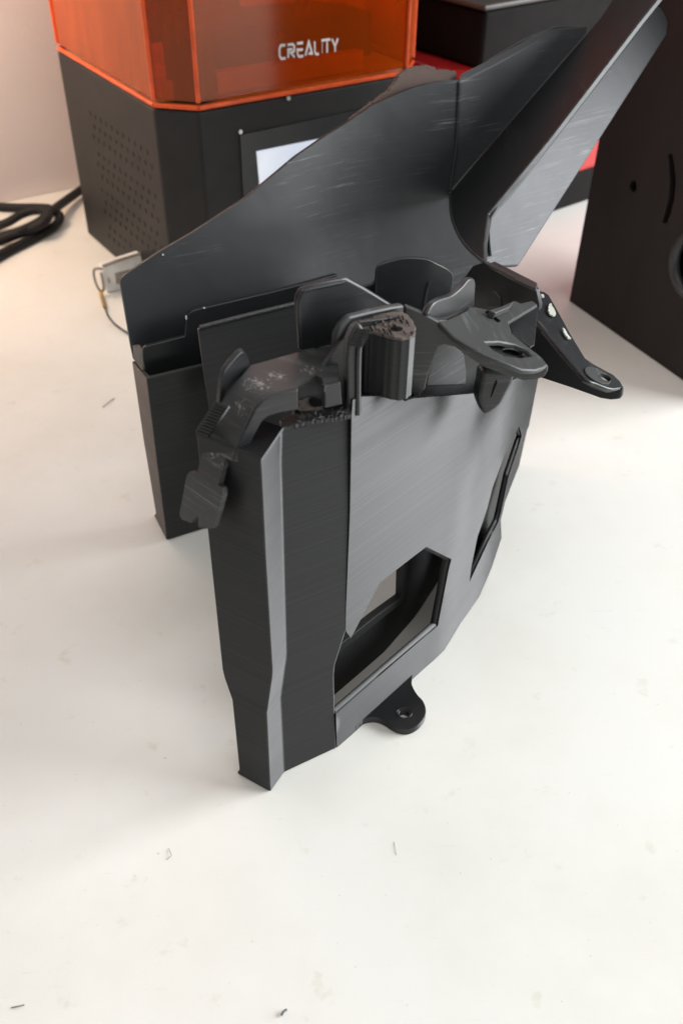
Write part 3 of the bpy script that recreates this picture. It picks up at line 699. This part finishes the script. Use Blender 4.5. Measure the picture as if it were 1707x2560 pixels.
skin('channel_wall', channel, PCH, 0.003, 'cowl_clean', mc, bev=0.0007)
tube('crease_bead', [PCH(1122, 484), PCH(1234, 351), PCH(1466, 85)], 0.0011, 'cowl_clean', mc, k=1, sides=8)
tube('crease_bead', [PCH(1124, 486), PCH(1130, 550), PCH(1160, 610), PCH(1208, 655)], 0.0008, 'cowl', mc, k=3, sides=8)
bl = B1-B0; nf = Vector((0.62, -0.68, 0.60)); nf = nf-bl*nf.dot(bl)/bl.length_squared
PFL = Plane(B0, nf)
flange = smoothline([(1219, 534), (1292, 445), (1370, 351), (1480, 206), (1600, 51), (1632, 7)], 2)+[(1640, 6), (1654, 20), (1664, 38), (1670, 56), (1667, 86), (1654, 106), (1580, 223), (1496, 352), (1400, 500), (1296, 666), (1260, 668), (1222, 664), (1209, 654), (1209, 610)]
skin('side_flange', flange, PFL, 0.0028, 'cowl_lit' if 'cowl_lit' in MATS else 'cowl', mc, bev=0.0014, seg=3)
tube('flange_bead', [shift(PFL, 0.0005)(u, v) for u, v in ((1226, 640), (1226, 545), (1300, 455), (1480, 222), (1600, 66))], 0.0010, 'cowl', mc, k=3, sides=8)
# printed backing whose rough edge shows over the fin
PMb = Cyl((0, 0, 0), (1, 0, 0), (0, 1, 0), lean, [tuple(p+n30*0.006) for p in mp_], 8, 0.2)
back = [(869, 316), (881, 297), (925, 262), (973, 228), (990, 205), (1000, 185), (1025, 171), (1050, 165), (1066, 162), (1084, 168), (1093, 178), (1105, 174), (1138, 178), (1140, 200), (1120, 240), (1000, 270), (900, 330), (800, 390), (800, 360)]
plain('backing_lamplit', (0.13, 0.092, 0.078), 0.7, 0.3, grain=0.5)  # warm lamp reflection on the backing edge, coloured in as brown
skin('backing', back, PMb, 0.004, 'backing_lamplit', pb, step=30, bev=0.0004, jag=1.6)
# black lip and inner side wall between fin and arms
Lp0 = PCH(1212, 655); Lp1 = aty(1340, 714, 0.385)
PSW = vplane(Lp0, Lp1)
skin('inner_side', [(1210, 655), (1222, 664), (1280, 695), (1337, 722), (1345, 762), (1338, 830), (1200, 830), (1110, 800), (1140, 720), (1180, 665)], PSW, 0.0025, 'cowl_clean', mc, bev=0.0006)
lipn = Vector((0.006, 0.0028, 0.0022))
skin('lip', [(1217, 660), (1236, 652), (1342, 706), (1338, 722), (1280, 694)], p3(Lp0, Lp1, Lp0+lipn), 0.0022, 'cowl_clean', mc, bev=0.0006)
tube('lip_bead', [PSW(1222, 664)+Vector((0, -0.001, 0.0008)), PSW(1280, 694)+Vector((0, -0.001, 0.0008)), PSW(1334, 722)+Vector((0, -0.001, 0.0008))], 0.0009, 'cowl_clean', mc, k=1, sides=8)
# rail flap in the mouth of the rear box
PRV = shift(PRF, -0.003)
rail = [(366, 945), (358, 905), (357, 880), (362, 869), (370, 865), (462, 841), (464, 818), (465, 800), (471, 786), (485, 776), (511, 770), (692, 727), (838, 687), (848, 690), (858, 720), (862, 800), (500, 960)]
skin('rail_flap', rail, PRV, 0.003, 'cowl_clean', mc, bev=0.0008)
skin('rail_end', [(331, 862), (345, 862), (357, 874), (354, 890), (363, 944), (346, 915), (333, 897)], p3(PRV(362, 944), PRV(357, 874), PM(331, 870)), 0.002, 'cowl_clean', mc, bev=0.0006)
for u, v, a, b in ((466, 794, 2.2, 6), (511, 770, 3.2, 2), (408, 637, 2.5, 2.5)):
    o = skin('paint_fleck', ellipse(u, v, a, b, 8), shift(PRV, 0.0008) if v > 700 else shift(Plane(PM(u, v), (rd[1], -rd[0], 0)), 0.0006), 0.0004, 'dried_paint', mc, bev=0)
# rounded tab in the middle of the mouth
PRT = vdir(tuple(aty(985, 700, 0.44)[:2]), 22)
rt = smoothline([(938, 790), (939, 710), (942, 676), (953, 661), (985, 650), (1022, 644), (1067, 647), (1090, 657), (1124, 675), (1134, 692), (1131, 720), (1118, 800)], 3)
skin('rounded_tab', rt, PRT, 0.0025, 'cowl_clean', mc, bev=0.0009)
skin('tab_foot', [(862, 760), (870, 718), (906, 717), (930, 711), (941, 700), (945, 800), (862, 800)], shift(PRT, -0.002), 0.002, 'cowl_clean', mc, bev=0.0006)
tube('tab_seam', [shift(PRT, 0.0006)(u, v) for u, v in ((1074, 704), (1066, 735), (1060, 770))], 0.0003, 'cowl_scuffed', mc, k=2, sides=6)
# curved arm with the hanging clip: a strip bent over the end of the bracket
PA = shift(PD, 0.0015)
edge = [(533, 1330), (545, 1240), (560, 1195), (581, 1152), (600, 1101), (620, 1060), (637, 1023), (655, 1001), (682, 986), (745, 973), (812, 962), (862, 952)]
EP = [PA(*p) for p in edge]; dd = Vector((g3-g2)); dd[2] = 0; dd.normalize()
o0 = EP[0].copy(); prof = [((p-o0).dot(dd), p[2]) for p in EP]
tdir = Vector((-dd[1], dd[0], 0))
ARM = Cyl((o0[0], o0[1], 0), tuple(dd), (0, 0, 1), tuple(tdir*0.8+dd*-0.25+Vector((0, 0, 0.0))), prof, 6, 0.1)
armtop = [(742, 881), (700, 893), (660, 904), (628, 913), (606, 940), (585, 963), (566, 988), (550, 1013), (535, 1045), (524, 1080), (512, 1112), (505, 1140), (499, 1158), (493, 1184), (484, 1184), (474, 1180), (467, 1190), (464, 1202),
          (457, 1243), (449, 1283), (451, 1293), (457, 1300), (470, 1304), (478, 1308), (482, 1299), (491, 1293), (495, 1287), (496, 1318), (515, 1321), (533, 1321), (546, 1280), (557, 1238), (556, 1219), (546, 1213), (554, 1180), (565, 1143), (572, 1150), (581, 1152), (600, 1101), (620, 1060), (637, 1023), (655, 1001), (682, 986), (745, 973), (747, 952), (762, 945), (790, 938), (804, 945), (812, 965), (846, 956), (846, 905), (842, 862), (790, 870), (752, 881)]
worn('cowl_arm', 'cowl_scuffed', [(ARM(642, 956), 0.0048), (ARM(602, 1016), 0.0026), (ARM(543, 1128), 0.0042), (ARM(770, 925), 0.0040), (ARM(690, 940), 0.0040)])
skin('curved_arm', armtop, ARM, 0.0022, 'cowl_arm', mc, step=16, bev=0.0006, smooth=45)
armside = [(581, 1153), (600, 1102), (620, 1061), (637, 1024), (655, 1002), (682, 987), (746, 974), (746, 1026), (700, 1033), (670, 1043), (655, 1056), (637, 1090), (615, 1138), (606, 1158), (594, 1157)]
skin('arm_side', armside, shift(PA, 0.0008), 0.0022, 'cowl_clean', mc, bev=0.0007)
skin('arm_side', [(812, 966), (852, 955), (856, 1012), (812, 1022)], shift(PA, 0.0008), 0.0022, 'cowl_clean', mc, bev=0.0005)
skin('notch', [(747, 975), (750, 955), (764, 947), (790, 941), (804, 948), (812, 967), (812, 1024), (747, 1028)], shift(PA, -0.007), 0.002, 'cowl_scuffed', mc, bev=0.0004)
skin('notch_floor', [(749, 1003), (770, 995), (800, 1003), (811, 1026), (749, 1028)], shift(PA, -0.0062), 0.0006, 'print_top_lamplit', mc, bev=0, jag=1.5)
skin('notch_hole', ellipse(790, 1006, 17, 11, 14, 0.3), shift(PA, -0.0056), 0.0004, 'hole_shade', mc, bev=0)
fin1 = smoothline([(549, 1012), (552, 975), (560, 935), (575, 912), (596, 888), (607, 880), (615, 884), (622, 898), (624, 914)], 3)+[(624, 914), (606, 940), (585, 963), (566, 988), (552, 1011)]
Pf1 = p3(ARM(551, 1011), ARM(624, 914), ARM(590, 955)+Vector((-0.004, -0.001, 0.012)))
skin('arm_fin', fin1, Pf1, 0.0022, 'cowl_clean', mc, bev=0.0009, off=(-0.0012, 0.0016, 0.0006))
# upright tab
b0_, b1_ = ARM(754, 880), ARM(838, 862)
PUT = vplane(b0_, b1_)
ut = [(752, 881), (748, 830), (744, 795), (741, 755), (744, 740), (752, 726), (766, 715), (810, 703), (850, 696), (867, 695), (880, 701), (910, 717), (945, 739), (985, 764), (925, 782), (880, 797), (858, 820), (846, 845), (842, 864)]
skin('upright_tab', ut, PUT, 0.0024, 'cowl_clean', mc, bev=0.0012, seg=3)
tube('tab_rim', [shift(PUT, 0.0004)(u, v) for u, v in ((750, 870), (747, 800), (747, 757), (756, 735), (770, 724), (860, 705))], 0.0007, 'cowl_clean', mc, k=4, sides=8)
# front rail: wall that wraps over the tower and turns into the ear
pr = at(1012, 765, 0.21)
web_y = pr[1]
PWB = vplane((pr[0], pr[1], 0), tuple(at(1370, 915, 0.186)[:2])+(0,))
PFRm = vplane(shift(PTW, -0.0125)(850, 900), (pr[0], pr[1], 0))
rim = [(838, 1010), (838, 862), (841, 834), (853, 813), (873, 791), (925, 778), (983, 766), (1012, 762), (1012, 790), (985, 781), (925, 794), (880, 806), (864, 824), (855, 850), (853, 880), (856, 1010)]
skin('front_rail', rim, PFRm, 0.003, 'cowl_scuffed', mc, bev=0.0012, seg=3)
web = [(1010, 764), (1047, 779), (1095, 804), (1135, 843), (1170, 864), (1210, 886), (1267, 910), (1307, 925), (1340, 926), (1360, 920), (1370, 914), (1369, 930), (1362, 942), (1340, 951), (1307, 953), (1260, 938), (1205, 917), (1160, 886), (1135, 869), (1112, 863), (1097, 868), (1088, 890), (1070, 940), (1062, 976), (1042, 987), (1020, 985), (1012, 880)]
skin('ear_web', web, PWB, 0.0025, 'cowl_scuffed', mc, bev=0.0009)
ea, eb_, ec = PWB(1012, 764), PWB(1370, 914), at(1335, 752, 0.180)
PET = p3(PWB(1095, 803), eb_, ec)
ear = [(1095, 802), (1120, 797), (1145, 786), (1165, 775), (1174, 765), (1187, 766), (1222, 773), (1250, 765), (1285, 750), (1300, 757), (1330, 750), (1345, 762), (1272, 806), (1280, 833), (1320, 866), (1355, 893), (1370, 912), (1360, 919), (1340, 925), (1307, 924), (1267, 909), (1210, 885), (1170, 863), (1135, 842)]
eye = [(1213, 855), (1250, 854), (1290, 861), (1315, 873), (1330, 889), (1300, 893), (1260, 888), (1235, 875)]
skin('ear', ear, PET, 0.0022, 'cowl_scuffed', mc, holes=[eye], bev=0.0009)
skin('ear_recess', [(1205, 848), (1295, 850), (1340, 892), (1300, 900), (1230, 885)], shift(PET, -0.0035), 0.001, 'cowl_clean', mc, holes=[ellipse(1280, 879, 26, 9, 14, 0.15)], bev=0.0003)
skin('ear_hole_dark', ellipse(1280, 879, 32, 12, 14, 0.15), shift(PET, -0.0060), 0.0008, 'hole_shade', mc, bev=0)  # near-black plate under the eye, painting the dark of the hole
tube('ear_slit', [shift(PET, 0.0003)(1216, 779), shift(PET, 0.0003)(1247, 804)], 0.0007, 'hole_shade', mc, k=1, sides=6)
ridge_px = [(1222, 774), (1252, 766), (1285, 751), (1276, 766), (1240, 782)]
skin('ear_ridge', ridge_px, shift(PET, 0.003), 0.003, 'cowl_scuffed', mc, bev=0.0006)
skin('ear_pocket', [(1345, 764), (1272, 808), (1280, 834), (1326, 868), (1336, 862), (1342, 806)], shift(PET, -0.0055), 0.001, 'cowl_clean', mc, bev=0.0004)
skin('gusset', [(1095, 862), (1112, 860), (1135, 866), (1160, 884), (1166, 930), (1164, 962), (1066, 966), (1072, 930)], shift(PF_flat := Plane(PF(1110, 990), Vector((fd[1], -fd[0], 0))), -0.006), 0.002, 'cowl_lit' if 'cowl_lit' in MATS else 'cowl', mc, bev=0.0006)
skin('gap_shade', [(1040, 950), (1062, 955), (1240, 945), (1240, 1000), (1020, 1010)], shift(PF_flat, -0.010), 0.002, 'hole_shade', mc, bev=0)  # near-black plate added under the ear, painting the shade of the gap
fin2 = smoothline([(1066, 790), (1080, 763), (1100, 748), (1130, 738), (1156, 717), (1172, 698), (1184, 696), (1189, 708), (1187, 745), (1186, 766)], 3)+[(1186, 766), (1167, 774), (1145, 786), (1120, 797), (1095, 802)]
PF2 = vplane(PWB(1070, 790), at(1187, 760, 0.195))
skin('wavy_fin', fin2, PF2, 0.0026, 'cowl_clean', mc, bev=0.0012, seg=3)
skin('inner_lug', smoothline([(1215, 770), (1218, 745), (1225, 732), (1235, 730), (1245, 742), (1250, 760)], 3)+[(1250, 770)], shift(PSW, 0.006), 0.002, 'cowl_clean', mc, bev=0.0006)
# snap pin hanging under the ear
pinp = Plane(PWB(1240, 940)+Vector((0, 0.006, 0)), (0.25, -1, 0.1))
pin = smoothline([(1206, 925), (1200, 965), (1195, 995), (1202, 1020), (1211, 1036), (1226, 1034), (1251, 1014), (1265, 990), (1283, 955), (1290, 930)], 3)
skin('snap_pin', pin, pinp, 0.007, 'cowl_clean', mc, bev=0.0022, seg=4)
skin('pin_slit', [(1240, 950), (1234, 965), (1226, 994), (1231, 986), (1243, 955)], shift(pinp, 0.0002), 0.001, 'hole_shade', mc, bev=0)
# second arm with its ear
fa, fb_ = at(1339, 802, 0.170), at(1555, 967, 0.155)
PF3 = vplane((fa[0], fa[1], 0), (fb_[0], fb_[1], 0))
arm2 = [(1339, 802), (1400, 876), (1460, 947), (1485, 961), (1522, 974), (1545, 973), (1555, 968), (1552, 990), (1547, 999), (1525, 1001), (1500, 997), (1425, 970), (1340, 942), (1326, 930), (1322, 868)]
skin('ear_arm', arm2, PF3, 0.0025, 'cowl_clean', mc, bev=0.0009)
PT3 = p3(PF3(1339, 802), PF3(1545, 970), at(1372, 738, 0.163))
top2 = [(1339, 800), (1347, 760), (1345, 726), (1360, 730), (1371, 738), (1395, 780), (1425, 835), (1445, 868), (1462, 896), (1482, 910), (1532, 937), (1549, 953), (1556, 966), (1545, 972), (1522, 973), (1485, 960), (1460, 946), (1400, 875)]
skin('ear_arm_top', top2, shift(PT3, -0.001), 0.002, 'cowl_clean', mc, holes=[ellipse(1512, 943, 15, 7, 14, 0.45)], bev=0.0007)
tube('arm_bead', [PT3(u, v) for u, v in ((1340, 804), (1400, 876), (1459, 946), (1485, 960), (1522, 973), (1548, 970))], 0.0009, 'cowl_clean', mc, k=4, sides=8)
skin('ear_countersink', ellipse(1494, 938, 36, 15, 22, 0.5), shift(PT3, -0.0002), 0.0012, 'cowl_scuffed', mc, holes=[ellipse(1510, 943, 17, 8, 14, 0.45)], bev=0.0005)
for px in ([(1372, 760), (1377, 757), (1382, 769), (1388, 779), (1389, 787), (1383, 790), (1374, 785), (1370, 775)], [(1406, 818), (1411, 822), (1420, 838), (1427, 846), (1420, 845), (1410, 832)], [(1352, 735), (1358, 735), (1360, 743), (1354, 742)]):
    skin('paint_patch', px, shift(PT3, 0.0004), 0.0006, 'dried_paint', mc, jag=0.8, bev=0)

# ================================================================== crumbs on the table
plain('shaving', (0.17, 0.17, 0.175), 0.5, 0.4)
plain('thread_grey', (0.45, 0.44, 0.43), 0.6, 0.3)
plain('shaving_brown', (0.22, 0.17, 0.11), 0.6, 0.3)
def crumb(label, px, r, mat):
    o = tube('plastic_shaving', [at(u, v, r*1.2+h) for u, v, h in px], r, mat, None, k=4, sides=6)
    return tag(o, label, 'shaving', 'loose bits on the table')
crumb('thin grey plastic sliver lying left of the printed bracket', [(258, 1018, 0), (270, 1008, 0.0008), (286, 996, 0)], 0.00030, 'shaving')
crumb('bent brown hair-thin shaving on the bare table below the bracket', [(417, 2150, 0), (424, 2143, 0.0004), (429, 2137, 0.0006), (424, 2126, 0.0003), (423, 2121, 0)], 0.00011, 'shaving_brown')
crumb('dark smudged crumb at the lower left corner of the table', [(30, 2519, 0), (46, 2516, 0.0006), (62, 2512, 0.0002)], 0.00022, 'shaving')
crumb('small black plastic chip near the bottom edge of the table', [(703, 2539, 0), (710, 2528, 0.0005), (717, 2524, 0.0004)], 0.00045, 'shaving')
crumb('faint short grey thread on the bare table straight below the screw tab', [(985, 2105, 0), (990, 2125, 0.0002), (991, 2137, 0)], 0.00009, 'thread_grey')
